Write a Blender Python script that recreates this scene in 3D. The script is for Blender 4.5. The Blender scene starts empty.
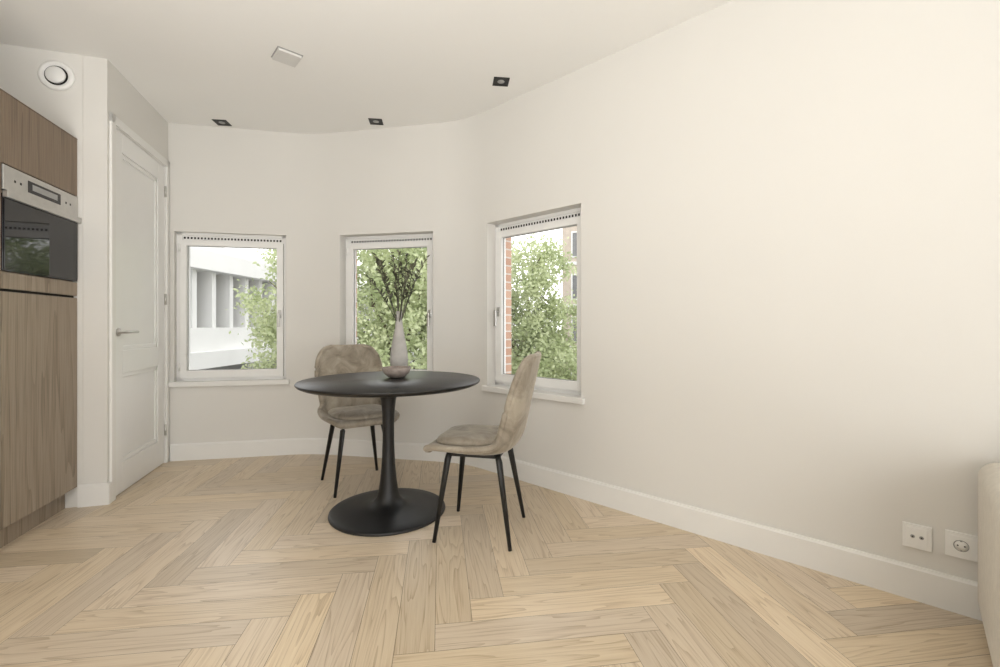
import bpy, math, random
import numpy as np
from mathutils import Matrix, Vector
random.seed(7); rng=np.random.default_rng(5)
scene=bpy.context.scene
scene.view_settings.view_transform='Standard'
scene.view_settings.look='None'
COL=scene.collection
CH=1.09; CEIL=2.71

# ---------------------------------------------------------------- materials
def new_mat(name):
    m=bpy.data.materials.new(name); m.use_nodes=True
    nt=m.node_tree; b=nt.nodes['Principled BSDF']
    return m,nt,b
def plain(name,col,rough=.5,metal=0,noise=0.04,nscale=8,bump=0.0,sheen=0):
    m,nt,b=new_mat(name)
    b.inputs['Roughness'].default_value=rough; b.inputs['Metallic'].default_value=metal
    if sheen: 
        b.inputs['Sheen Weight'].default_value=sheen
    tc=nt.nodes.new('ShaderNodeTexCoord'); n=nt.nodes.new('ShaderNodeTexNoise')
    n.inputs['Scale'].default_value=nscale; n.inputs['Detail'].default_value=4
    nt.links.new(tc.outputs['Object'],n.inputs['Vector'])
    r=nt.nodes.new('ShaderNodeValToRGB')
    r.color_ramp.elements[0].position=.3; r.color_ramp.elements[1].position=.7
    r.color_ramp.elements[0].color=(*[c*(1-noise) for c in col],1)
    r.color_ramp.elements[1].color=(*[min(1,c*(1+noise)) for c in col],1)
    nt.links.new(n.outputs['Fac'],r.inputs['Fac']); nt.links.new(r.outputs['Color'],b.inputs['Base Color'])
    if bump:
        n2=nt.nodes.new('ShaderNodeTexNoise'); n2.inputs['Scale'].default_value=nscale*12
        nt.links.new(tc.outputs['Object'],n2.inputs['Vector'])
        bp=nt.nodes.new('ShaderNodeBump'); bp.inputs['Strength'].default_value=bump; bp.inputs['Distance'].default_value=.002
        nt.links.new(n2.outputs['Fac'],bp.inputs['Height']); nt.links.new(bp.outputs['Normal'],b.inputs['Normal'])
    return m
M={}
M['plaster']=plain('plaster_wall',(.735,.718,.68),.9,noise=.008,nscale=1.5)
M['ceil']=plain('plaster_ceiling',(.88,.872,.845),.9,noise=.008,nscale=1.2)
M['cover']=plain('cover_plastic',(.70,.69,.665),.5,noise=.01)
M['white']=plain('white_lacquer',(.85,.845,.825),.35,noise=.01)
M['trim']=plain('white_trim',(.82,.81,.78),.4,noise=.01)
M['black']=plain('black_powdercoat',(.009,.009,.009),.45,noise=.2,nscale=30)
M['dark']=plain('dark_gap',(.02,.018,.016),.8)
M['steel']=plain('brushed_steel',(.55,.54,.52),.3,metal=.9,noise=.06,nscale=20)
M['concrete']=plain('pale_concrete',(.74,.735,.72),.85,noise=.04,nscale=.8)
M['concrete_d']=plain('grey_concrete',(.40,.40,.395),.9,noise=.10,nscale=.6)
M['asphalt']=plain('asphalt',(.22,.22,.22),.95,noise=.2,nscale=2)
M['bark']=plain('bark',(.10,.075,.055),.9,noise=.3,nscale=9,bump=.4)
M['sofa']=plain('boucle_fabric',(.66,.61,.52),.95,noise=.06,nscale=40,bump=.5,sheen=.3)
M['ceramic']=plain('matte_ceramic',(.42,.40,.375),.65,noise=.12,nscale=18)
M['bowl']=plain('stoneware_bowl',(.30,.25,.22),.6,noise=.25,nscale=30)
M['grey']=plain('grey_plastic',(.35,.35,.34),.5)
M['groove']=plain('shadow_groove',(.5,.49,.47),.7)
M['ctrl']=plain('display_glass',(.012,.012,.014),.03)
M['winglass_out']=plain('building_window',(.19,.19,.19),.6,noise=.3,nscale=1)
M['palebrick']=plain('pale_brick',(.50,.43,.36),.9,noise=.12,nscale=3)

def velvet():
    m,nt,b=new_mat('velvet_upholstery')
    tc=nt.nodes.new('ShaderNodeTexCoord'); n=nt.nodes.new('ShaderNodeTexNoise')
    n.inputs['Scale'].default_value=9; n.inputs['Detail'].default_value=6; n.inputs['Roughness'].default_value=.65; n.inputs['Distortion'].default_value=.8
    nt.links.new(tc.outputs['Object'],n.inputs['Vector'])
    r=nt.nodes.new('ShaderNodeValToRGB'); e=r.color_ramp.elements
    e[0].position=.32; e[0].color=(.20,.168,.127,1); e[1].position=.68; e[1].color=(.42,.37,.295,1)
    nt.links.new(n.outputs['Fac'],r.inputs['Fac']); nt.links.new(r.outputs['Color'],b.inputs['Base Color'])
    b.inputs['Roughness'].default_value=.8; b.inputs['Sheen Weight'].default_value=.4; b.inputs['Sheen Roughness'].default_value=.35
    b.inputs['Sheen Tint'].default_value=(1,.95,.85,1)
    n2=nt.nodes.new('ShaderNodeTexNoise'); n2.inputs['Scale'].default_value=160
    nt.links.new(tc.outputs['Object'],n2.inputs['Vector'])
    bp=nt.nodes.new('ShaderNodeBump'); bp.inputs['Strength'].default_value=.25; bp.inputs['Distance'].default_value=.001
    nt.links.new(n2.outputs['Fac'],bp.inputs['Height']); nt.links.new(bp.outputs['Normal'],b.inputs['Normal'])
    return m
M['velvet']=velvet()

def wood(name,c0,c1,c2,vec='Object',scale=(14,14,1.0),rough=.5,attr=None,rings=20,fine=(160,160,6),mixf=.6):
    m,nt,b=new_mat(name)
    tc=nt.nodes.new('ShaderNodeTexCoord')
    mp=nt.nodes.new('ShaderNodeMapping'); mp.inputs['Scale'].default_value=scale
    nt.links.new(tc.outputs[vec],mp.inputs['Vector'])
    n1=nt.nodes.new('ShaderNodeTexNoise'); n1.inputs['Scale'].default_value=1.0; n1.inputs['Detail'].default_value=2; n1.inputs['Roughness'].default_value=.35
    nt.links.new(mp.outputs['Vector'],n1.inputs['Vector'])
    mul=nt.nodes.new('ShaderNodeMath'); mul.operation='MULTIPLY'; mul.inputs[1].default_value=rings
    nt.links.new(n1.outputs['Fac'],mul.inputs[0])
    frc=nt.nodes.new('ShaderNodeMath'); frc.operation='FRACT'; nt.links.new(mul.outputs[0],frc.inputs[0])
    pw=nt.nodes.new('ShaderNodeMath'); pw.operation='POWER'; pw.inputs[1].default_value=2.2; nt.links.new(frc.outputs[0],pw.inputs[0])
    inv=nt.nodes.new('ShaderNodeMath'); inv.operation='SUBTRACT'; inv.inputs[0].default_value=1; nt.links.new(pw.outputs[0],inv.inputs[1])
    mp2=nt.nodes.new('ShaderNodeMapping'); mp2.inputs['Scale'].default_value=fine
    nt.links.new(tc.outputs[vec],mp2.inputs['Vector'])
    n2=nt.nodes.new('ShaderNodeTexNoise'); n2.inputs['Scale'].default_value=1; n2.inputs['Detail'].default_value=3
    nt.links.new(mp2.outputs['Vector'],n2.inputs['Vector'])
    mix=nt.nodes.new('ShaderNodeMix'); mix.data_type='FLOAT'; mix.inputs[0].default_value=mixf
    nt.links.new(inv.outputs[0],mix.inputs[2]); nt.links.new(n2.outputs['Fac'],mix.inputs[3])
    r=nt.nodes.new('ShaderNodeValToRGB'); e=r.color_ramp.elements
    e[0].position=.25; e[0].color=(*c0,1); e[1].position=.8; e[1].color=(*c2,1)
    k=e.new(.52); k.color=(*c1,1)
    nt.links.new(mix.outputs[0],r.inputs['Fac'])
    out=r.outputs['Color']
    if attr:
        at=nt.nodes.new('ShaderNodeAttribute'); at.attribute_name=attr
        mx=nt.nodes.new('ShaderNodeMix'); mx.data_type='RGBA'; mx.blend_type='MULTIPLY'; mx.inputs[0].default_value=1
        nt.links.new(out,mx.inputs[6]); nt.links.new(at.outputs['Color'],mx.inputs[7]); out=mx.outputs[2]
    nt.links.new(out,b.inputs['Base Color'])
    b.inputs['Roughness'].default_value=rough
    bp=nt.nodes.new('ShaderNodeBump'); bp.inputs['Strength'].default_value=.10; bp.inputs['Distance'].default_value=.001
    nt.links.new(n2.outputs['Fac'],bp.inputs['Height']); nt.links.new(bp.outputs['Normal'],b.inputs['Normal'])
    return m
M['floor']=wood('oak_parquet',(.45,.345,.228),(.635,.515,.37),(.70,.59,.44),'UV',(.9,13,1),.34,'tone',rings=13,fine=(6,230,1),mixf=.68)
M['cab']=wood('smoked_oak_veneer',(.165,.125,.087),(.295,.237,.175),(.37,.305,.232),'Object',(7,7,.5),.5,rings=7,fine=(150,150,3.5),mixf=.8)
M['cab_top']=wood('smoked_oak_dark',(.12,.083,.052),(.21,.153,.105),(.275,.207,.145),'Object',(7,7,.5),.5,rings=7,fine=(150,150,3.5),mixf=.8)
M['tabletop']=wood('black_stained_ash',(.005,.005,.005),(.010,.010,.010),(.017,.016,.016),'Object',(1.5,12,10),.38,fine=(6,160,10))

def brick():
    m,nt,b=new_mat('red_brick')
    tc=nt.nodes.new('ShaderNodeTexCoord'); br=nt.nodes.new('ShaderNodeTexBrick')
    sep=nt.nodes.new('ShaderNodeSeparateXYZ'); nt.links.new(tc.outputs['Object'],sep.inputs[0])
    ad=nt.nodes.new('ShaderNodeMath'); ad.operation='ADD'
    nt.links.new(sep.outputs['X'],ad.inputs[0]); nt.links.new(sep.outputs['Y'],ad.inputs[1])
    cb=nt.nodes.new('ShaderNodeCombineXYZ'); nt.links.new(ad.outputs[0],cb.inputs['X']); nt.links.new(sep.outputs['Z'],cb.inputs['Y'])
    nt.links.new(cb.outputs[0],br.inputs['Vector'])
    br.inputs['Color1'].default_value=(.44,.26,.18,1); br.inputs['Color2'].default_value=(.54,.35,.25,1); br.inputs['Mortar'].default_value=(.58,.54,.49,1)
    br.inputs['Scale'].default_value=1; br.inputs['Brick Width'].default_value=.21; br.inputs['Row Height'].default_value=.065
    br.inputs['Mortar Size'].default_value=.006
    nt.links.new(br.outputs['Color'],b.inputs['Base Color']); b.inputs['Roughness'].default_value=.9
    return m
M['brick']=brick()

def leafmat(name,c0,c1,scale=1.5,trans=.45):
    m=bpy.data.materials.new(name); m.use_nodes=True; nt=m.node_tree
    b=nt.nodes['Principled BSDF']; out=nt.nodes['Material Output']
    g=nt.nodes.new('ShaderNodeNewGeometry')
    n=nt.nodes.new('ShaderNodeTexNoise'); n.inputs['Scale'].default_value=scale; n.inputs['Detail'].default_value=5
    nt.links.new(g.outputs['Position'],n.inputs['Vector'])
    r=nt.nodes.new('ShaderNodeValToRGB'); e=r.color_ramp.elements
    e[0].position=.35; e[0].color=(*c0,1); e[1].position=.68; e[1].color=(*c1,1)
    nt.links.new(n.outputs['Fac'],r.inputs['Fac']); nt.links.new(r.outputs['Color'],b.inputs['Base Color'])
    b.inputs['Roughness'].default_value=.6
    tr=nt.nodes.new('ShaderNodeBsdfTranslucent'); nt.links.new(r.outputs['Color'],tr.inputs['Color'])
    mx=nt.nodes.new('ShaderNodeMixShader'); mx.inputs[0].default_value=trans
    nt.links.new(b.outputs[0],mx.inputs[1]); nt.links.new(tr.outputs[0],mx.inputs[2]); nt.links.new(mx.outputs[0],out.inputs['Surface'])
    return m
M['leaf']=leafmat('tree_leaves',(.36,.42,.22),(.66,.70,.46))
M['sprig']=leafmat('dried_leaves',(.055,.06,.038),(.18,.175,.12),25,.15)

def glass(name='window_glass'):
    m=bpy.data.materials.new(name); m.use_nodes=True; nt=m.node_tree
    for n in list(nt.nodes):
        if n.type!='OUTPUT_MATERIAL': nt.nodes.remove(n)
    out=nt.nodes['Material Output']
    t=nt.nodes.new('ShaderNodeBsdfTransparent'); g=nt.nodes.new('ShaderNodeBsdfGlossy'); g.inputs['Roughness'].default_value=.02
    fr=nt.nodes.new('ShaderNodeFresnel'); fr.inputs['IOR'].default_value=1.3
    mx=nt.nodes.new('ShaderNodeMixShader')
    nt.links.new(fr.outputs[0],mx.inputs[0]); nt.links.new(t.outputs[0],mx.inputs[1]); nt.links.new(g.outputs[0],mx.inputs[2]); nt.links.new(mx.outputs[0],out.inputs['Surface'])
    return m
M['glass']=glass()

# ---------------------------------------------------------------- mesh builder
class B:
    def __init__(s): s.v=[]; s.f=[]; s.m=[]; s.mats=[]; s.sm=[]
    def mi(s,k):
        if k not in s.mats: s.mats.append(k)
        return s.mats.index(k)
    def add(s,vs,fs,mat,smooth=False,mtx=None):
        o=len(s.v); i=s.mi(mat)
        for p in vs:
            p=Vector(p)
            if mtx is not None: p=mtx@p
            s.v.append(tuple(p))
        for f in fs: s.f.append([o+a for a in f]); s.m.append(i); s.sm.append(smooth)
    def box(s,x0,x1,y0,y1,z0,z1,mat,mtx=None):
        if x0>x1:x0,x1=x1,x0
        if y0>y1:y0,y1=y1,y0
        vs=[(x0,y0,z0),(x1,y0,z0),(x1,y1,z0),(x0,y1,z0),(x0,y0,z1),(x1,y0,z1),(x1,y1,z1),(x0,y1,z1)]
        fs=[(0,3,2,1),(4,5,6,7),(0,1,5,4),(1,2,6,5),(2,3,7,6),(3,0,4,7)]
        s.add(vs,fs,mat,False,mtx)
    def lathe(s,prof,mat,n=48,mtx=None,smooth=True):
        vs=[];fs=[]
        for (r,z) in prof:
            for i in range(n):
                a=2*math.pi*i/n; vs.append((r*math.cos(a),r*math.sin(a),z))
        for j in range(len(prof)-1):
            for i in range(n):
                k=(i+1)%n
                fs.append((j*n+i,j*n+k,(j+1)*n+k,(j+1)*n+i))
        if prof[0][0]>1e-4: fs.append(tuple(range(n))[::-1])
        if prof[-1][0]>1e-4: fs.append(tuple((len(prof)-1)*n+i for i in range(n)))
        s.add(vs,fs,mat,smooth,mtx)
    def tube(s,pts,rad,mat,n=10,smooth=True):
        pts=[Vector(p) for p in pts]
        if not hasattr(rad,'__len__'): rad=[rad]*len(pts)
        vs=[];fs=[]
        for j,p in enumerate(pts):
            d=(pts[min(j+1,len(pts)-1)]-pts[max(j-1,0)]).normalized()
            up=Vector((0,0,1)) if abs(d.z)<.95 else Vector((1,0,0))
            a=d.cross(up).normalized(); b=d.cross(a).normalized()
            for i in range(n):
                t=2*math.pi*i/n
                vs.append(p+(a*math.cos(t)+b*math.sin(t))*rad[j])
        for j in range(len(pts)-1):
            for i in range(n):
                k=(i+1)%n; fs.append((j*n+i,j*n+k,(j+1)*n+k,(j+1)*n+i))
        fs.append(tuple(range(n))[::-1]); fs.append(tuple((len(pts)-1)*n+i for i in range(n)))
        s.add(vs,fs,mat,smooth)
    def obj(s,name,mtx=None,parent=None,bevel=0,seg=2,subsurf=0,solid=0,recalc=True):
        me=bpy.data.meshes.new(name); me.from_pydata(s.v,[],s.f); 
        for k in s.mats: me.materials.append(M[k])
        me.polygons.foreach_set('material_index',s.m); me.polygons.foreach_set('use_smooth',s.sm)
        me.update()
        import bmesh
        if recalc:
            bm=bmesh.new(); bm.from_mesh(me); bmesh.ops.recalc_face_normals(bm,faces=bm.faces); bm.to_mesh(me); bm.free()
        ob=bpy.data.objects.new(name,me); COL.objects.link(ob)
        if mtx is not None: ob.matrix_world=mtx
        if parent is not None:
            ob.parent=parent
        if solid:
            md=ob.modifiers.new('solid','SOLIDIFY'); md.thickness=solid; md.offset=0
        if bevel:
            md=ob.modifiers.new('bevel','BEVEL'); md.width=bevel; md.segments=seg; md.limit_method='ANGLE'; md.angle_limit=math.radians(40)
        if subsurf:
            md=ob.modifiers.new('sub','SUBSURF'); md.levels=subsurf; md.render_levels=subsurf
        return ob
def empty(name,mtx):
    e=bpy.data.objects.new(name,None); COL.objects.link(e); e.matrix_world=mtx; e.empty_display_size=.1; return e
def frame(o,x):
    x=Vector((x[0],x[1],0)).normalized(); y=Vector((-x.y,x.x,0))
    return Matrix(((x.x,y.x,0,o[0]),(x.y,y.y,0,o[1]),(0,0,1,0),(0,0,0,1)))
def rz(a): return Matrix.Rotation(a,4,'Z')
def T(x,y,z): return Matrix.Translation((x,y,z))

# ---------------------------------------------------------------- room layout
L0=Vector((-2.661,3.607)); AB=Vector((-1.59,3.832)); BC=Vector((-.277,3.563))
wL=Vector((-.297,.955)).normalized(); pL=Vector((wL.y,-wL.x))
D0=L0-wL*.908
PL=D0-pL*.75
CF=D0-pL*.146
BKL=PL-wL*5.5
wC=Vector((.7365,-.6764)).normalized()
wA=(AB-L0).normalized(); wB=(BC-AB).normalized()
def isect(p,d,q,e):
    det=d.x*(-e.y)+e.x*d.y
    r=q-p; s=(r.x*(-e.y)+e.x*r.y)/det
    return p+d*s
BKR=isect(BKL,pL,BC,wC)
FA=frame(L0,wA); FB=frame(AB,wB); FC=frame(BC,wC); FD=frame(D0,wL); FP=frame(PL,pL); FL=frame(BKL,wL); FK=frame(BKR,-pL)
lenA=(AB-L0).length; lenB=(BC-AB).length; lenC=(BKR-BC).length; lenD=(L0-D0).length; lenP=.75; lenL=5.5; lenK=(BKR-BKL).length

def wall(name,F,length,openings=(),e0=.1,e1=.1,t_in=.16,t_out=.28,outer='brick'):
    b=B()
    layers=[(0,t_in,'plaster')]
    if t_out: layers.append((t_in,t_out,outer))
    for y0,y1,mt in layers:
        x=-e0
        for (a,c,z0,z1) in openings:
            b.box(x,a,y0,y1,0,CEIL,mt)
            if z0>0: b.box(a,c,y0,y1,0,z0,mt)
            b.box(a,c,y0,y1,z1,CEIL,mt)
            x=c
        b.box(x,length+e1,y0,y1,0,CEIL,mt)
    return b.obj(name,F)
WZ0,WZ1=.62,1.845
WA=(.043,.878,WZ0,WZ1); WB=(.25,1.073,WZ0,WZ1); WC=(.243,1.070,WZ0,WZ1+.015)
wall('wall_far_left',FA,lenA,[WA],outer='concrete')
wall('wall_far',FB,lenB,[WB])
wall('wall_right',FC,lenC,[WC])
wall('wall_door',FD,lenD,[(.07,.855,0,2.345)],e0=0,t_in=.12,t_out=0)
wall('wall_kitchen_end',FP,lenP,[],e0=.1,e1=-.121,t_in=.12,t_out=0)
wall('wall_left',FL,lenL,[],e1=.0,t_in=.12,t_out=0)
KO=[(.35,2.95,.05,2.5),(3.25,5.9,.05,2.5)]
wall('wall_back',FK,lenK,KO)

def arc(corner,d0,d1,t,n=14):
    P0=corner-d0*t
    n0=Vector((d0.y,-d0.x))
    turn=math.acos(max(-1,min(1,d0.dot(d1))))
    Rr=t/math.tan(turn/2); C=P0+n0*Rr
    pts=[]
    for i in range(n+1):
        a=turn*i/n; v=-n0
        v2=Vector((v.x*math.cos(-a)-v.y*math.sin(-a),v.x*math.sin(-a)+v.y*math.cos(-a)))
        pts.append(C+v2*Rr)
    return pts
arc1=arc(AB,wA,wB,.212); arc2=arc(BC,wB,wC,.205)
def fillet(name,pts,corner):
    b=B(); n=len(pts)
    vs=[(p.x,p.y,0) for p in pts]+[(p.x,p.y,CEIL) for p in pts]
    b.add(vs,[(i,i+1,n+i+1,n+i) for i in range(n-1)],'plaster',True)
    k=corner
    b.add([(p.x,p.y,CEIL-.0005) for p in pts]+[(k.x,k.y,CEIL-.0005)],[tuple(range(n+1))],'plaster')
    b.obj(name,recalc=False)
fillet('wall_far_corner_left',arc1,AB); fillet('wall_far_corner_right',arc2,BC)

# ceiling
poly=[BKR+Vector((.3,-.3)),BKL+Vector((-.1,-.3)),PL+Vector((-.14,.1)),D0+Vector((-.6,.6)),L0+Vector((-.1,.14)),AB+Vector((0,.25)),BC+Vector((.1,.25))]
b=B()
n=len(poly)
vs=[(p.x,p.y,CEIL) for p in poly]+[(p.x,p.y,CEIL+.15) for p in poly]
fs=[tuple(range(n)),tuple(range(n,2*n))[::-1]]+[(i,(i+1)%n,n+(i+1)%n,n+i) for i in range(n)]
b.add(vs,fs,'ceil'); b.obj('ceiling')

# floor : herringbone planks clipped to the room
hull=[BKL+Vector((-.02,-.02)),BKR+Vector((.02,-.02)),BC+Vector((.02,.02)),AB+Vector((0,.02)),L0+Vector((0,.02)),isect(PL,wL,L0,(L0-AB).normalized())]
def clip(poly,uvs):
    for i in range(len(hull)):
        a=hull[i]; c=hull[(i+1)%len(hull)]; nrm=Vector((-(c-a).y,(c-a).x))
        np_,nu=[],[]
        for j in range(len(poly)):
            p,q=poly[j],poly[(j+1)%len(poly)]; up,uq=uvs[j],uvs[(j+1)%len(poly)]
            dp=(p-a).dot(nrm); dq=(q-a).dot(nrm)
            if dp>=0: np_.append(p); nu.append(up)
            if (dp>=0)!=(dq>=0):
                t=dp/(dp-dq); np_.append(p.lerp(q,t)); nu.append(up.lerp(uq,t))
        poly,uvs=np_,nu
        if len(poly)<3: return None,None
    return poly,uvs
verts=[];faces=[];fuv=[];ftone=[]
W=.135; K=5.9; gap=.0008
ang=math.atan2(60,450)
R2=Matrix.Rotation(ang,2)
org=Vector((-.45,1.2))
N=54
for i in range(-N,N):
    for j in range(-14,14):
        bx=i+j*K; by=i-j*K
        for kind in (0,1):
            if kind==0: x0,y0,x1,y1=bx,by,bx+K,by+1
            else: x0,y0,x1,y1=bx+K,by-K+1,bx+K+1,by+1
            g=gap
            P=[Vector((x0*W+g,y0*W+g)),Vector((x1*W-g,y0*W+g)),Vector((x1*W-g,y1*W-g)),Vector((x0*W+g,y1*W-g))]
            c=(P[0]+P[2])/2
            cw=R2@c+org
            if cw.y>4.3 or cw.y<-3.4 or abs(cw.x)>5.3: continue
            ou=random.uniform(0,200); ov=random.uniform(0,200)
            if kind==0: U=[Vector(((p-P[0]).x+ou,(p-P[0]).y+ov)) for p in P]
            else: U=[Vector(((p-P[0]).y+ou,(p-P[0]).x+ov)) for p in P]
            Q=[R2@p+org for p in P]
            Q,U=clip(Q,U)
            if not Q: continue
            o=len(verts)
            verts+= [(p.x,p.y,0) for p in Q]; faces.append(list(range(o,o+len(Q)))); fuv.append(U)
            t=random.gauss(1.0,.07); w=random.uniform(-.03,.03)
            ftone.append((t*(1+w*.4),t,t*(1-w*1.5),1))
o=len(verts)
verts+=[(p.x,p.y,-.002) for p in hull]; faces.append(list(range(o,o+len(hull)))); fuv.append([Vector((0,0))]*len(hull)); ftone.append((.3,.27,.25,1))
nh=len(hull); o2=len(verts)
verts+=[(p.x,p.y,-.1) for p in hull]
faces.append([o2+i for i in range(nh)][::-1]); fuv.append([Vector((0,0))]*nh); ftone.append((.3,.3,.3,1))
me=bpy.data.meshes.new('floor'); me.from_pydata(verts,[],faces)
uvl=me.uv_layers.new(name='UVMap'); flat=[]
for u in fuv:
    for p in u: flat+= [p.x,p.y]
uvl.data.foreach_set('uv',flat)
ca=me.color_attributes.new('tone','FLOAT_COLOR','CORNER'); flat=[]
for u,t in zip(fuv,ftone):
    for p in u: flat+=list(t)
ca.data.foreach_set('color',flat)
me.materials.append(M['floor']); me.update()
fo=bpy.data.objects.new('floor',me); COL.objects.link(fo)

# baseboards
def base(name,F,x0,x1):
    b=B(); b.box(x0,x1,-.015,0.0,0,.125,'trim'); b.box(x0,x1,-.010,0,.125,.132,'trim'); return b.obj(name,F)
def sweep(name,path):
    prof=[(0,0),(.016,0),(.016,.122),(.013,.126),(.010,.134),(0,.134)]
    b=B(); n=len(path); vs=[];fs=[]
    for i,p in enumerate(path):
        d0=(path[i]-path[i-1]).normalized() if i>0 else (path[1]-path[0]).normalized()
        d1=(path[i+1]-path[i]).normalized() if i<n-1 else d0
        nn=(Vector((d0.y,-d0.x))+Vector((d1.y,-d1.x))).normalized()
        for (o_,z) in prof: q=p+nn*o_; vs.append((q.x,q.y,z))
    m=len(prof)
    for i in range(n-1):
        for j in range(m-1): fs.append((i*m+j,(i+1)*m+j,(i+1)*m+j+1,i*m+j+1))
    b.add(vs,fs,'trim',False); b.obj(name)
sweep('baseboard_far_left',[L0+wA*.02]+arc1[:8]); sweep('baseboard_far',arc1[7:]+arc2[:8]); sweep('baseboard_right',arc2[7:]+[BKR])
base('baseboard_kitchen_end',FP,lenP-.14,lenP+.012)
base('baseboard_door_wall',FD,-.012,.022)
base('baseboard_back',FK,0,lenK)

# ---------------------------------------------------------------- windows
def window(name,F,op,handle,shift=0):
    x0,x1,z0,z1=op
    b=B()
    ya,yb=.090-shift,.160
    fw=.04
    b.box(x0,x0+fw,ya,yb,z0,z1,'white'); b.box(x1-fw,x1,ya,yb,z0,z1,'white')
    b.box(x0,x1,ya,yb,z0,z0+.05,'white'); b.box(x0,x1,ya,yb,z1-.022,z1,'white')
    b.box(x0+fw,x1-fw,ya+.012,yb,z1-.062,z1-.022,'white')
    b.box(x0+fw,x1-fw,ya-.004,ya+.012,z1-.068,z1-.06,'white')
    nd=30
    for i in range(nd):
        cx=x0+fw+.015+(x1-x0-2*fw-.03)*i/(nd-1)
        b.box(cx-.007,cx+.007,ya+.010,ya+.0125,z1-.050,z1-.034,'dark')
    sx0,sx1,sz0,sz1=x0+fw-.012,x1-fw+.012,z0+.038,z1-.066
    sw=.05; sa=ya-.018; sb=ya+.035
    b.box(sx0,sx0+sw,sa,sb,sz0,sz1,'white'); b.box(sx1-sw,sx1,sa,sb,sz0,sz1,'white')
    b.box(sx0+sw,sx1-sw,sa,sb,sz0,sz0+sw+.01,'white'); b.box(sx0+sw,sx1-sw,sa,sb,sz1-.042,sz1,'white')
    gx0,gx1,gz0,gz1=sx0+sw,sx1-sw,sz0+sw+.01,sz1-.042
    for q in ((gx0,gx0+.004,gz0,gz1),(gx1-.004,gx1,gz0,gz1),(gx0,gx1,gz0,gz0+.004),(gx0,gx1,gz1-.004,gz1)):
        b.box(q[0],q[1],ya+.005,ya+.015,q[2],q[3],'grey')
    b.box(sx0-.002,sx0,sa+.004,ya,sz0,sz1,'groove'); b.box(sx1,sx1+.002,sa+.004,ya,sz0,sz1,'groove')
    e=empty(name,F)
    fr=b.obj('frame',None,e,bevel=.003,seg=2)
    g=B(); g.box(gx0,gx1,ya+.008,ya+.012,gz0,gz1,'glass'); g.obj('glass_pane',None,e)
    h=B(); hx=(sx1-sw/2) if handle=='r' else (sx0+sw/2); hz=(z0+z1)/2-.05
    h.box(hx-.013,hx+.013,sa-.008,sa,hz-.035,hz+.035,'steel')
    h.lathe([(.008,0),(.008,.035)],'steel',16,T(hx,sa,hz)@Matrix.Rotation(math.radians(90),4,'X'))
    h.box(hx-.009,hx+.009,sa-.048,sa-.034,hz-.11,hz+.012,'steel')
    h.obj('handle',None,e,bevel=.003)
    hg=B(); kx=(sx0+.002) if handle=='r' else (sx1-.002)
    for zz in (z0+.10,z1-.16): hg.lathe([(.007,0),(.007,.06)],'white',12,T(kx,sa-.004,zz))
    hg.obj('hinges',None,e)
    s=B(); s.box(x0-.0,x1+.0,-.0,ya,z0-.001,z0+.012,'trim'); s.box(x0-.03,x1+.03,-.03,-.0005,z0-.026,z0+.012,'trim')
    s.obj('sill',None,e,bevel=.003)
    s=B(); s.box(x0,x1,yb,.33,z0-.04,z0+.012,'concrete'); s.obj('outer_sill',None,e)
window('window_1',FA,WA,'r',.05); window('window_2',FB,WB,'r'); window('window_3',FC,WC,'l')
for k,o in enumerate(KO):
    x0,x1,z0,z1=o; b=B()
    for q in ((x0,x0+.07,z0,z1),(x1-.07,x1,z0,z1),(x0,x1,z0,z0+.07),(x0,x1,z1-.07,z1),((x0+x1)/2-.04,(x0+x1)/2+.04,z0,z1)):
        b.box(q[0],q[1],.08,.15,q[2],q[3],'white')
    b.box(x0+.07,x1-.07,.11,.114,z0+.07,z1-.07,'glass')
    b.obj('window_%d'%(4+k),FK)

# ---------------------------------------------------------------- door
e=empty('door_1',FD)
b=B()
dx0,dx1,dz=.076,.849,2.336; y0,y1=.004,.044; st=.115
b.box(dx0,dx0+st,y0,y1,.006,dz,'white'); b.box(dx1-st,dx1,y0,y1,.006,dz,'white')
for za,zb in ((.006,.20),(.775,.925),(dz-.13,dz)): b.box(dx0+st,dx1-st,y0,y1,za,zb,'white')
for za,zb in ((.20,.775),(.925,dz-.13)):
    b.box(dx0+st,dx1-st,y0+.016,y1-.012,za,zb,'white')
    m_=.028; xa,xb=dx0+st,dx1-st
    for q in ((xa,xa+m_,za,zb),(xb-m_,xb,za,zb),(xa,xb,za,za+m_),(xa,xb,zb-m_,zb)):
        b.box(q[0],q[1],y0+.007,y0+.017,q[2],q[3],'white')
b.obj('leaf',None,e,bevel=.003)
b=B(); hx=dx0+.06; hz=1.045
Rm=Matrix.Rotation(math.radians(90),4,'X')
b.lathe([(.026,0),(.026,.008),(.010,.009),(.010,.05)],'steel',24,T(hx,y0,hz)@Rm)
b.tube([(hx,y0-.05,hz),(hx+.015,y0-.055,hz),(hx+.13,y0-.055,hz)],.009,'steel',12)
b.obj('lever_handle',None,e)
b=B()
for zz in (.22,1.25,2.10): b.lathe([(.009,0),(.009,.085)],'steel',12,T(dx1+.004,y0-.006,zz))
b.obj('hinges',None,e)
b=B()
b.box(.022,.072,-.014,0,0,2.395,'trim'); b.box(.853,.897,-.014,0,0,2.395,'trim'); b.box(.022,.897,-.014,0,2.343,2.395,'trim')
b.box(.0702,.0745,0,.10,0,2.343,'trim'); b.box(.8505,.8548,0,.10,0,2.343,'trim'); b.box(.07,.8548,0,.10,2.338,2.3445,'trim')
b.obj('trim_door_casing',FD,bevel=.003)

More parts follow.
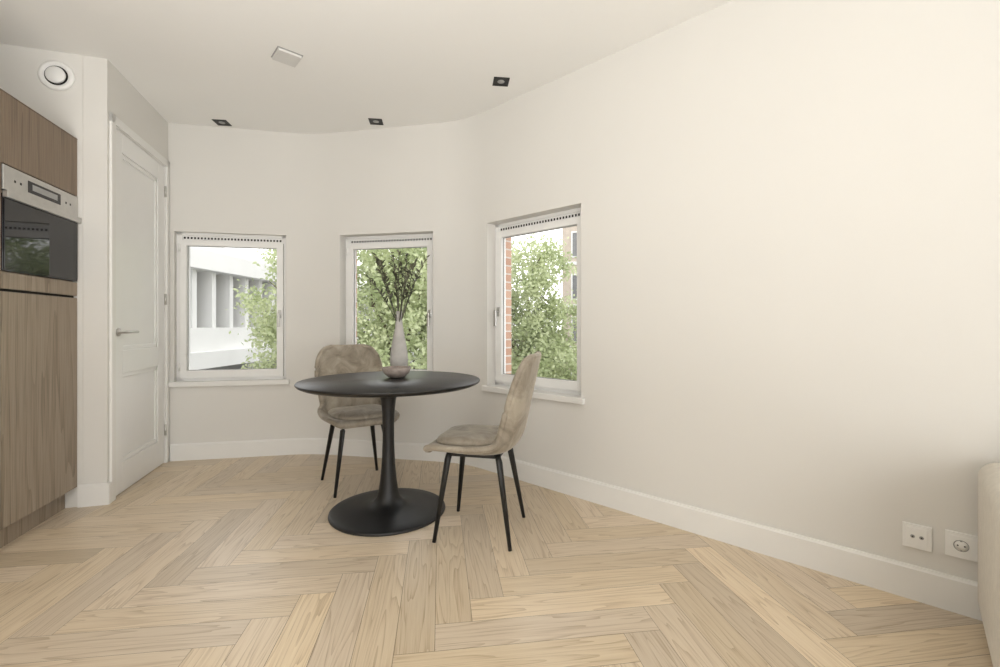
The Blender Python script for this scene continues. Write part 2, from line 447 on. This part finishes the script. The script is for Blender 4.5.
# ---------------------------------------------------------------- kitchen cabinets with oven
FCab=frame(CF,wL)
e=empty('tall_kitchen_cabinet',FCab)
b=B(); b.box(-1.8,-.003,.022,.60,.12,2.196,'cab'); b.box(-1.8,-.003,.06,.58,0,.12,'cab'); b.obj('carcass',None,e)
b=B(); g=.002
def fr_(x0,x1,z0,z1,mt): b.box(x0+g,x1-g,0,.02,z0+g,z1-g,mt)
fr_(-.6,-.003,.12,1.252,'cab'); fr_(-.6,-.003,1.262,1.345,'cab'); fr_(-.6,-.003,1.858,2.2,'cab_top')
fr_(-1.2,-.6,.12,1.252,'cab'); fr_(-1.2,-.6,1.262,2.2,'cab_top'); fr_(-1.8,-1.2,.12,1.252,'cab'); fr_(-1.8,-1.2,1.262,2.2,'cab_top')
b.obj('fronts',None,e,bevel=.0015)
b=B(); b.box(-1.8,-.003,.018,.03,1.25,1.264,'dark'); b.box(-1.8,-.003,-.001,.02,2.2,2.203,'cab_top'); b.obj('shadow_gaps',None,e)
ov=empty('built_in_oven',FCab)
b=B()
b.box(-.597,-.006,-.004,.0195,1.735,1.853,'steel')
b.box(-.43,-.17,-.006,-.003,1.765,1.825,'ctrl')
b.box(-.597,-.006,-.002,.0195,1.349,1.716,'ctrl')
b.box(-.590,-.012,-.006,-.001,1.357,1.700,'ctrl')
b.box(-.597,-.006,-.022,.0,1.697,1.729,'steel')
b.obj('oven_front',None,ov,bevel=.002)
b=B()
b.box(-.40,-.20,-.0065,-.0055,1.782,1.812,'grey')
for q in (-.52,-.48,-.12,-.08): b.box(q-.006,q+.006,-.0046,-.0038,1.785,1.797,'dark')
b.obj('oven_controls',None,ov)

# ---------------------------------------------------------------- wall/ceiling fittings
b=B()
b.lathe([(.088,0),(.088,.006),(.080,.014),(.066,.016),(.060,.008),(.056,.006)],'white',48)
b.lathe([(.060,.0065),(.0001,.0066)],'dark',48)
b.lathe([(.047,.007),(.049,.016),(.042,.022),(.0001,.024)],'white',48)
b.obj('air_vent_valve',FP@T(lenP-.246,0,2.566)@Rm)
def downlight(x,y):
    b=B(); s=.052
    b.box(-s,s,-s,-s+.012,-.004,0,'black'); b.box(-s,s,s-.012,s,-.004,0,'black'); b.box(-s,-s+.012,-s,s,-.004,0,'black'); b.box(s-.012,s,-s,s,-.004,0,'black')
    b.box(-s+.01,s-.01,-s+.01,s-.01,-.0015,0,'black')
    b.lathe([(.022,-.0030),(.024,-.001)],'grey',24)
    b.obj('recessed_downlight',T(x,y,CEIL)@rz(.12))
for u,v in ((222,122.5),(376,121.5),(501,81.5)):
    d=450*(CEIL-CH)/(325-v); downlight((u-500)*d/450,d)
d=450*(CEIL-CH)/(325-56)
b=B(); b.box(-.066,.066,-.066,.066,-.018,-.004,'cover'); b.box(-.072,.072,-.072,.072,-.004,0,'grey'); b.obj('ceiling_junction_cover',T((287-500)*d/450,d,CEIL)@rz(.72),bevel=.003)

def plate(name,u,z,schuko):
    d=1621/(u-10); s=(Vector(((u-500)*d/450,d))-BC).dot(wC)
    b=B(); b.box(-.043,.043,-.010,0,-.047,.047,'white'); b.box(-.031,.031,-.012,-.009,-.034,.034,'white')
    if schuko:
        b.lathe([(.0215,.0121),(.0215,.0128),(.0195,.0128),(.0195,.0122)],'grey',32,Rm)
        b.lathe([(.019,.0123),(.0001,.0124)],'trim',32,Rm)
        for dx in (-.0095,.0095): b.lathe([(.0028,.0125),(.0028,.0132)],'dark',12,T(dx,0,0)@Rm)
        b.box(-.003,.003,-.0133,-.012,.015,.019,'grey'); b.box(-.003,.003,-.0133,-.012,-.019,-.015,'grey')
    else:
        for dx in (-.013,.013):
            b.lathe([(.007,.0121),(.007,.0145),(.004,.0145)],'grey',20,T(dx,0,0)@Rm); b.lathe([(.004,.0147),(.0001,.0148)],'dark',16,T(dx,0,0)@Rm)
    b.obj(name,FC@T(s,0,z),bevel=.002)
plate('antenna_socket',917,.252,False); plate('power_socket',961,.257,True)

# ---------------------------------------------------------------- table
TX,TY=-.638,2.645
DZ=.020
e=empty('round_dining_table',T(TX,TY,0))
b=B(); R=.520
b.lathe([(R-.03,.722+DZ),(R-.008,.732+DZ),(R,.741+DZ),(R,.745+DZ),(R-.003,.749+DZ),(.0001,.7495+DZ)],'tabletop',96)
b.lathe([(.0001,.7215+DZ),(R-.03,.722+DZ)],'black',96)
b.obj('top',None,e)
b=B()
prof=[(.330,0),(.333,.006),(.331,.013),(.317,.018),(.26,.024),(.18,.032),(.12,.042),(.085,.058),(.066,.085),(.056,.125),(.048,.18),(.041,.25),(.036,.33),(.033,.42),(.033,.50),(.036,.58),(.043,.65),(.055,.695),(.075,.715+DZ*.8),(.14,.7215+DZ)]
b.lathe(prof,'black',80,T(-.018,0,0)); b.obj('pedestal',None,e)

ztop=.7497+DZ
b=B()
b.lathe([(.03,0),(.05,.006),(.076,.03),(.088,.062),(.084,.064),(.072,.035),(.045,.012),(.0001,.009)],'bowl',56)
b.obj('bowl',T(-.630,2.74,ztop))
vx,vy=-.662,2.95
e=empty('vase_with_branches',T(vx,vy,ztop))
b=B()
b.lathe([(.034,0),(.044,.008),(.054,.04),(.058,.09),(.055,.14),(.045,.20),(.034,.26),(.025,.31),(.020,.36),(.019,.395),(.023,.41),(.020,.41),(.015,.39),(.014,.35)],'ceramic',56)
b.obj('vase',None,e)
b=B(); 
def leafq(p,d,up,L,Wd):
    s_=d.cross(up).normalized(); nn=s_.cross(d).normalized()
    vs=[p,p+d*L*.35+s_*Wd*.5+nn*L*.04,p+d*L*.75+s_*Wd*.36+nn*L*.03,p+d*L,p+d*L*.75-s_*Wd*.36+nn*L*.03,p+d*L*.35-s_*Wd*.5+nn*L*.04,p+d*L*.5]
    b.add(vs,[(0,1,6),(1,2,6),(2,3,6),(3,4,6),(4,5,6),(5,0,6)],'sprig',True)
for k in range(14):
    a=2*math.pi*k/14+random.uniform(-.2,.2); spread=random.uniform(.12,.235); H=random.uniform(.33,.43)-spread*.3
    if k%5==0: spread=random.uniform(.03,.09); H=random.uniform(.34,.39)
    pts=[]
    for i in range(9):
        t=i/8
        r=.010*(1-t)+spread*(t**1.15)
        pts.append(Vector((math.cos(a+.25*t)*r,math.sin(a+.25*t)*r,.32+(.08+H)*t)))
    b.tube(pts,[.0036-.0018*i/8 for i in range(9)],'sprig',6)
    for i in range(28):
        t=.42+.58*i/27; f=t*8; j=min(7,int(f)); p=pts[j].lerp(pts[j+1],f-j); dd=(pts[j+1]-pts[j]).normalized()
        side=Vector((random.uniform(-1,1),random.uniform(-1,1),random.uniform(-.5,.6))).normalized()
        d_=(dd*.6+side).normalized()
        leafq(p,d_,Vector((random.uniform(-.3,.3),random.uniform(-.3,.3),1)),random.uniform(.03,.052),random.uniform(.012,.019))
b.obj('branches',None,e)

# ---------------------------------------------------------------- chairs
def catmull(P,n):
    P=[Vector(p) for p in P]; P=[P[0]*2-P[1]]+P+[P[-1]*2-P[-2]]; out=[]
    segs=len(P)-3
    for i in range(n):
        f=i/(n-1)*segs; k=min(int(f),segs-1); t=f-k
        a,b_,c,d_=P[k:k+4]
        out.append(.5*((2*b_)+(-a+c)*t+(2*a-5*b_+4*c-d_)*t*t+(-a+3*b_-3*c+d_)*t**3))
    return out
CTRL=[(-.235,.452,.150,.000),(-.238,.462,.185,.004),(-.20,.468,.212,.012),(-.10,.460,.228,.022),(0,.452,.232,.032),(.10,.450,.228,.045),(.165,.465,.215,.060),(.205,.515,.205,.070),(.225,.59,.212,.066),(.243,.68,.226,.058),(.262,.77,.226,.050),(.280,.85,.208,.040),(.292,.905,.170,.028),(.298,.928,.115,.012)]
def chair(mtx):
    e=empty('dining_chair',mtx)
    n=46; m=17
    A=catmull([(c[0],c[1],0) for c in CTRL],n); Wd=catmull([(c[2],c[3],0) for c in CTRL],n)
    b=B(); vs=[];fs=[]
    for i in range(n):
        tan=(A[min(i+1,n-1)]-A[max(i-1,0)]).normalized(); nr=Vector((-tan.y,tan.x,0))
        for j in range(m):
            s=-1+2*j/(m-1)
            x=Wd[i].x*math.sin(s*math.pi/2*.9)/math.sin(math.pi/2*.9)
            l=Wd[i].y*abs(s)**2.2
            vs.append((x,A[i].x+nr.x*l,A[i].y+nr.y*l))
    for i in range(n-1):
        for j in range(m-1): fs.append((i*m+j,i*m+j+1,(i+1)*m+j+1,(i+1)*m+j))
    b.add(vs,fs,'velvet',True); b.obj('seat_shell',None,e,solid=.030,subsurf=1)
    ring=[vs[j] for j in range(m)]+[vs[i*m+m-1] for i in range(1,n)]+[vs[(n-1)*m+j] for j in range(m-2,-1,-1)]+[vs[i*m] for i in range(n-2,0,-1)]
    ring.append(ring[0]); b=B(); b.tube([Vector(p)*1.0 for p in ring],.0165,'velvet',10); b.obj('edge_piping',None,e)
    b=B(); nr_,na=9,48; vs=[];fs=[]
    def sup(a): 
        c,s=math.cos(a),math.sin(a); k=2/3.2
        return Vector((math.copysign(abs(c)**k,c),math.copysign(abs(s)**k,s)))
    rings=[(.0,.050),(.35,.049),(.65,.046),(.85,.040),(.95,.031),(1.0,.018),(.985,.004),(.9,-.004),(.0,-.004)]
    for (r,z) in rings:
        for i in range(na):
            q=sup(2*math.pi*i/na)
            x=q.x*.192*r; y=-.035+q.y*.19*r
            vs.append((x,y,.472+z+.010*(abs(x)/.19)**2))
    for j in range(len(rings)-1):
        for i in range(na):
            k=(i+1)%na; fs.append((j*na+i,j*na+k,(j+1)*na+k,(j+1)*na+i))
    b.add(vs,fs,'velvet',True); b.obj('seat_cushion',None,e)
    for k,(sx,sy) in enumerate(((-1,-1),(1,-1),(1,1),(-1,1))):
        b=B(); b.tube([(sx*.125,sy*.125-.01,.437),(sx*.135,sy*.135-.008,.405),(sx*.195,sy*.195,.0)],[.0165,.0165,.0095],'black',16)
        b.obj('leg_%d'%(k+1),None,e)
    b=B()
    for a in (math.pi/4,-math.pi/4):
        b.box(-.185,.185,-.016,.016,.422,.434,'black',T(0,-.01,0)@rz(a))
    for sx in (-1,1): b.box(sx*.125-.011,sx*.125+.011,-.135,.115,.420,.438,'black')
    for sy in (-.135,.115): b.box(-.125,.125,sy-.011,sy+.011,.420,.438,'black')
    b.box(-.09,.09,-.10,.08,.428,.448,'black'); b.obj('under_frame',None,e,bevel=.002)
    return e
def chair_at(x,y,face):
    f=Vector(face).normalized(); a=math.atan2(f.y,f.x)+math.pi/2
    return chair(T(x,y,0)@rz(a))
chair_at(-.983,3.109,(.54,-.84))
chair_at(-.098,2.405,(-.97,.22))

# ---------------------------------------------------------------- sofa
e=empty('sofa',FC)
def rb(name,x0,x1,y0,y1,z0,z1,bev,mat='sofa'):
    b=B(); b.box(x0,x1,y0,y1,z0,z1,mat); o=b.obj(name,None,e,bevel=bev,seg=6)
    for p in o.data.polygons: p.use_smooth=True
s0=2.785
rb('base',s0+.02,s0+2.0,-.90,-.03,.05,.30,.03)
rb('arm_far',s0,s0+.20,-.92,-.022,.04,.605,.06)
rb('arm_near',s0+1.82,s0+2.02,-.92,-.022,.04,.605,.06)
rb('backrest',s0+.17,s0+1.85,-.27,-.024,.25,.72,.07)
rb('seat_cushion_1',s0+.205,s0+1.01,-.91,-.26,.29,.44,.05); rb('seat_cushion_2',s0+1.012,s0+1.815,-.91,-.26,.29,.44,.05)
b=B()
for xx in (s0+.08,s0+1.94):
    for yy in (-.84,-.10): b.lathe([(.018,0),(.024,.06)],'black',16,T(xx,yy,0))
b.obj('feet',None,e)

# ---------------------------------------------------------------- outdoors
GZ=-4.0
b=B(); b.box(-60,60,5.2,90,GZ-.2,GZ,'asphalt'); b.obj('street_ground')
FBd=frame((-10.0,15.0),(.05,1))
b=B()
x0,x1=-9,22
b.box(x0,x1,1.9,9,GZ,3.4,'concrete_d')
b.box(x0,x1,-.2,9,2.95,3.6,'concrete'); b.box(x0,x1,.5,9,3.6,4.0,'concrete')
b.box(x0,x1,-.0,2.0,.2,1.0,'concrete'); b.box(x0,x1,-.3,2.0,-.35,.2,'concrete')
b.box(x0,x1,0.3,1.8,-2.2,-1.5,'concrete')
k=x0+.3
while k<x1:
    b.box(k,k+.20,.15,1.1,1.0,2.95,'concrete')
    b.box(k+.32,k+.78,1.85,1.92,1.2,2.8,'winglass_out')
    k+=.95
k=x0
while k<x1:
    b.box(k,k+.5,.3,.8,GZ,-.35,'concrete'); k+=4.3
b.obj('concrete_building',FBd)
FBr=frame((4.3,31),(1,-.25))
b=B(); b.box(0,26,0,8,GZ,12,'palebrick')
for zi in range(5):
    for xi in range(11):
        z=GZ+1+zi*2.9; x=.6+xi*2.3
        b.box(x,x+1.3,-.04,.1,z,z+1.8,'concrete'); b.box(x+.1,x+1.2,-.06,.0,z+.1,z+1.7,'winglass_out'); b.box(x+.62,x+.68,-.08,0,z+.1,z+1.7,'concrete')
    b.box(0,26,-.1,.1,GZ+.5+zi*2.9,GZ+.72+zi*2.9,'concrete')
b.box(-.2,26.2,-.3,8,12,12.4,'concrete')
b.obj('apartment_building',FBr)

def tree(blobs,trunk,n_per,leaf=.13,name='leafy_tree'):
    e=empty(name,T(trunk[0],trunk[1],GZ))
    tb=B(); c0=Vector((0,0,0)); top=Vector((0,0,trunk[2]-GZ))
    tb.tube([c0,top*.5+Vector((.06,0,0)),top],[.2,.15,.11],'bark',12)
    V=[]
    for (x,y,z,r) in blobs:
        cc=Vector((x-trunk[0],y-trunk[1],z-GZ)); tb.tube([top*.8,(top+cc)/2+Vector((.1,.1,-.1)),cc],[.08,.05,.02],'bark',8)
        for q in range(4):
            dd=Vector(rng.normal(size=3)).normalized()*r*.8; tb.tube([cc,cc+dd],[.025,.008],'bark',6)
        n=int(n_per*r*r)
        nc=int(26*r*r); cd=rng.normal(size=(nc,3)); cd/=np.linalg.norm(cd,axis=1)[:,None]; cl=np.array(cc)+cd*(r*rng.uniform(.45,1.0,size=(nc,1)))
        idx=rng.integers(0,nc,n); P=cl[idx]+rng.normal(size=(n,3))*.17*max(.8,r**.3)
        a=rng.normal(size=(n,3)); a/=np.linalg.norm(a,axis=1)[:,None]; c=rng.normal(size=(n,3)); c=np.cross(a,c); c/=np.linalg.norm(c,axis=1)[:,None]
        L=leaf*rng.uniform(.6,1.3,size=(n,1))
        Q=np.stack([P-a*L*.5,P+c*L*.28,P+a*L*.5,P-c*L*.28],1).reshape(-1,3); V.append(Q)
    V=np.concatenate(V); nf=len(V)//4
    me=bpy.data.meshes.new('foliage'); me.vertices.add(len(V)); me.vertices.foreach_set('co',V.astype(np.float32).ravel())
    me.loops.add(nf*4); me.loops.foreach_set('vertex_index',np.arange(nf*4,dtype=np.int32)); me.polygons.add(nf); me.polygons.foreach_set('loop_start',np.arange(0,nf*4,4,dtype=np.int32)); me.polygons.foreach_set('loop_total',np.full(nf,4,dtype=np.int32))
    me.materials.append(M['leaf']); me.update(calc_edges=True); me.validate()
    o=bpy.data.objects.new('foliage',me); COL.objects.link(o); o.parent=e
    tb.obj('trunk',None,e)
tree([(-5.6,12.5,1.6,1.3),(-6.0,12.8,-.1,1.1),(-5.4,12.5,2.9,1.0),(-5.1,12.5,.6,1.2)],(-5.4,12.6,.4),2800,.12)
tree([(-3.4,12,1.6,1.5),(-2.4,11.6,.2,1.4),(-3.6,12.2,-.6,1.2),(-2.0,12,2.4,1.3),(-3.0,12.4,3.2,1.1)],(-2.8,12,.4),2300)
tree([(.8,14,2.5,1.4),(.4,14,.6,1.4),(2.2,13.6,-.9,1.6),(1.3,13.8,-.4,1.4),(-.6,14,2,1.2),(1.4,14,1.0,1.2)],(.9,14,.0),2600)
tree([(-5.6,26,2.2,2.2),(-4.5,27,3.0,2.6),(-2,26,1.8,2.8),(-5,26,-1,2.2)],(-4.5,26,.0),900,.24)
tree([(6,18,.5,2.2),(7.5,18,2,1.8),(5,18,-1,1.6)],(6.3,18,-.5),1000,.2)

# ---------------------------------------------------------------- world and lights
w=bpy.data.worlds.new('sky'); scene.world=w; w.use_nodes=True; nt=w.node_tree
bg=nt.nodes['Background']
tc=nt.nodes.new('ShaderNodeTexCoord'); sp=nt.nodes.new('ShaderNodeSeparateXYZ'); nt.links.new(tc.outputs['Generated'],sp.inputs[0])
r=nt.nodes.new('ShaderNodeValToRGB'); e_=r.color_ramp.elements
e_[0].position=0; e_[0].color=(1,.995,.98,1); e_[1].position=1; e_[1].color=(.96,.98,1,1)
nt.links.new(sp.outputs['Z'],r.inputs['Fac']); nt.links.new(r.outputs['Color'],bg.inputs['Color']); bg.inputs['Strength'].default_value=2.45
def area(name,mtx,sx,sy,p,col=(1,.988,.965)):
    l=bpy.data.lights.new(name,'AREA'); l.shape='RECTANGLE'; l.size=sx; l.size_y=sy; l.energy=p; l.color=col
    o=bpy.data.objects.new(name,l); COL.objects.link(o); o.matrix_world=mtx
# fill lamp added outside the unseen rear-left window, on top of the sky light
o=KO[1]
area('rear_window_fill',FK@T((o[0]+o[1])/2,.45,1.2)@Matrix.Rotation(math.radians(-90-25),4,'X'),2.5,2.0,55)
area('ceiling_fill',T(-.80,-.15,.70)@rz(.3)@Matrix.Rotation(math.pi,4,'X'),1.3,1.5,62)  # added fill aimed up behind the camera to brighten the ceiling, no real fixture

cam=bpy.data.cameras.new('camera'); cam.sensor_width=36; cam.lens=16.2; cam.shift_y=-.0085; cam.clip_start=.02; cam.clip_end=300
co=bpy.data.objects.new('camera',cam); COL.objects.link(co); co.location=(0,0,CH); co.rotation_euler=(math.radians(90),0,0)
scene.camera=co
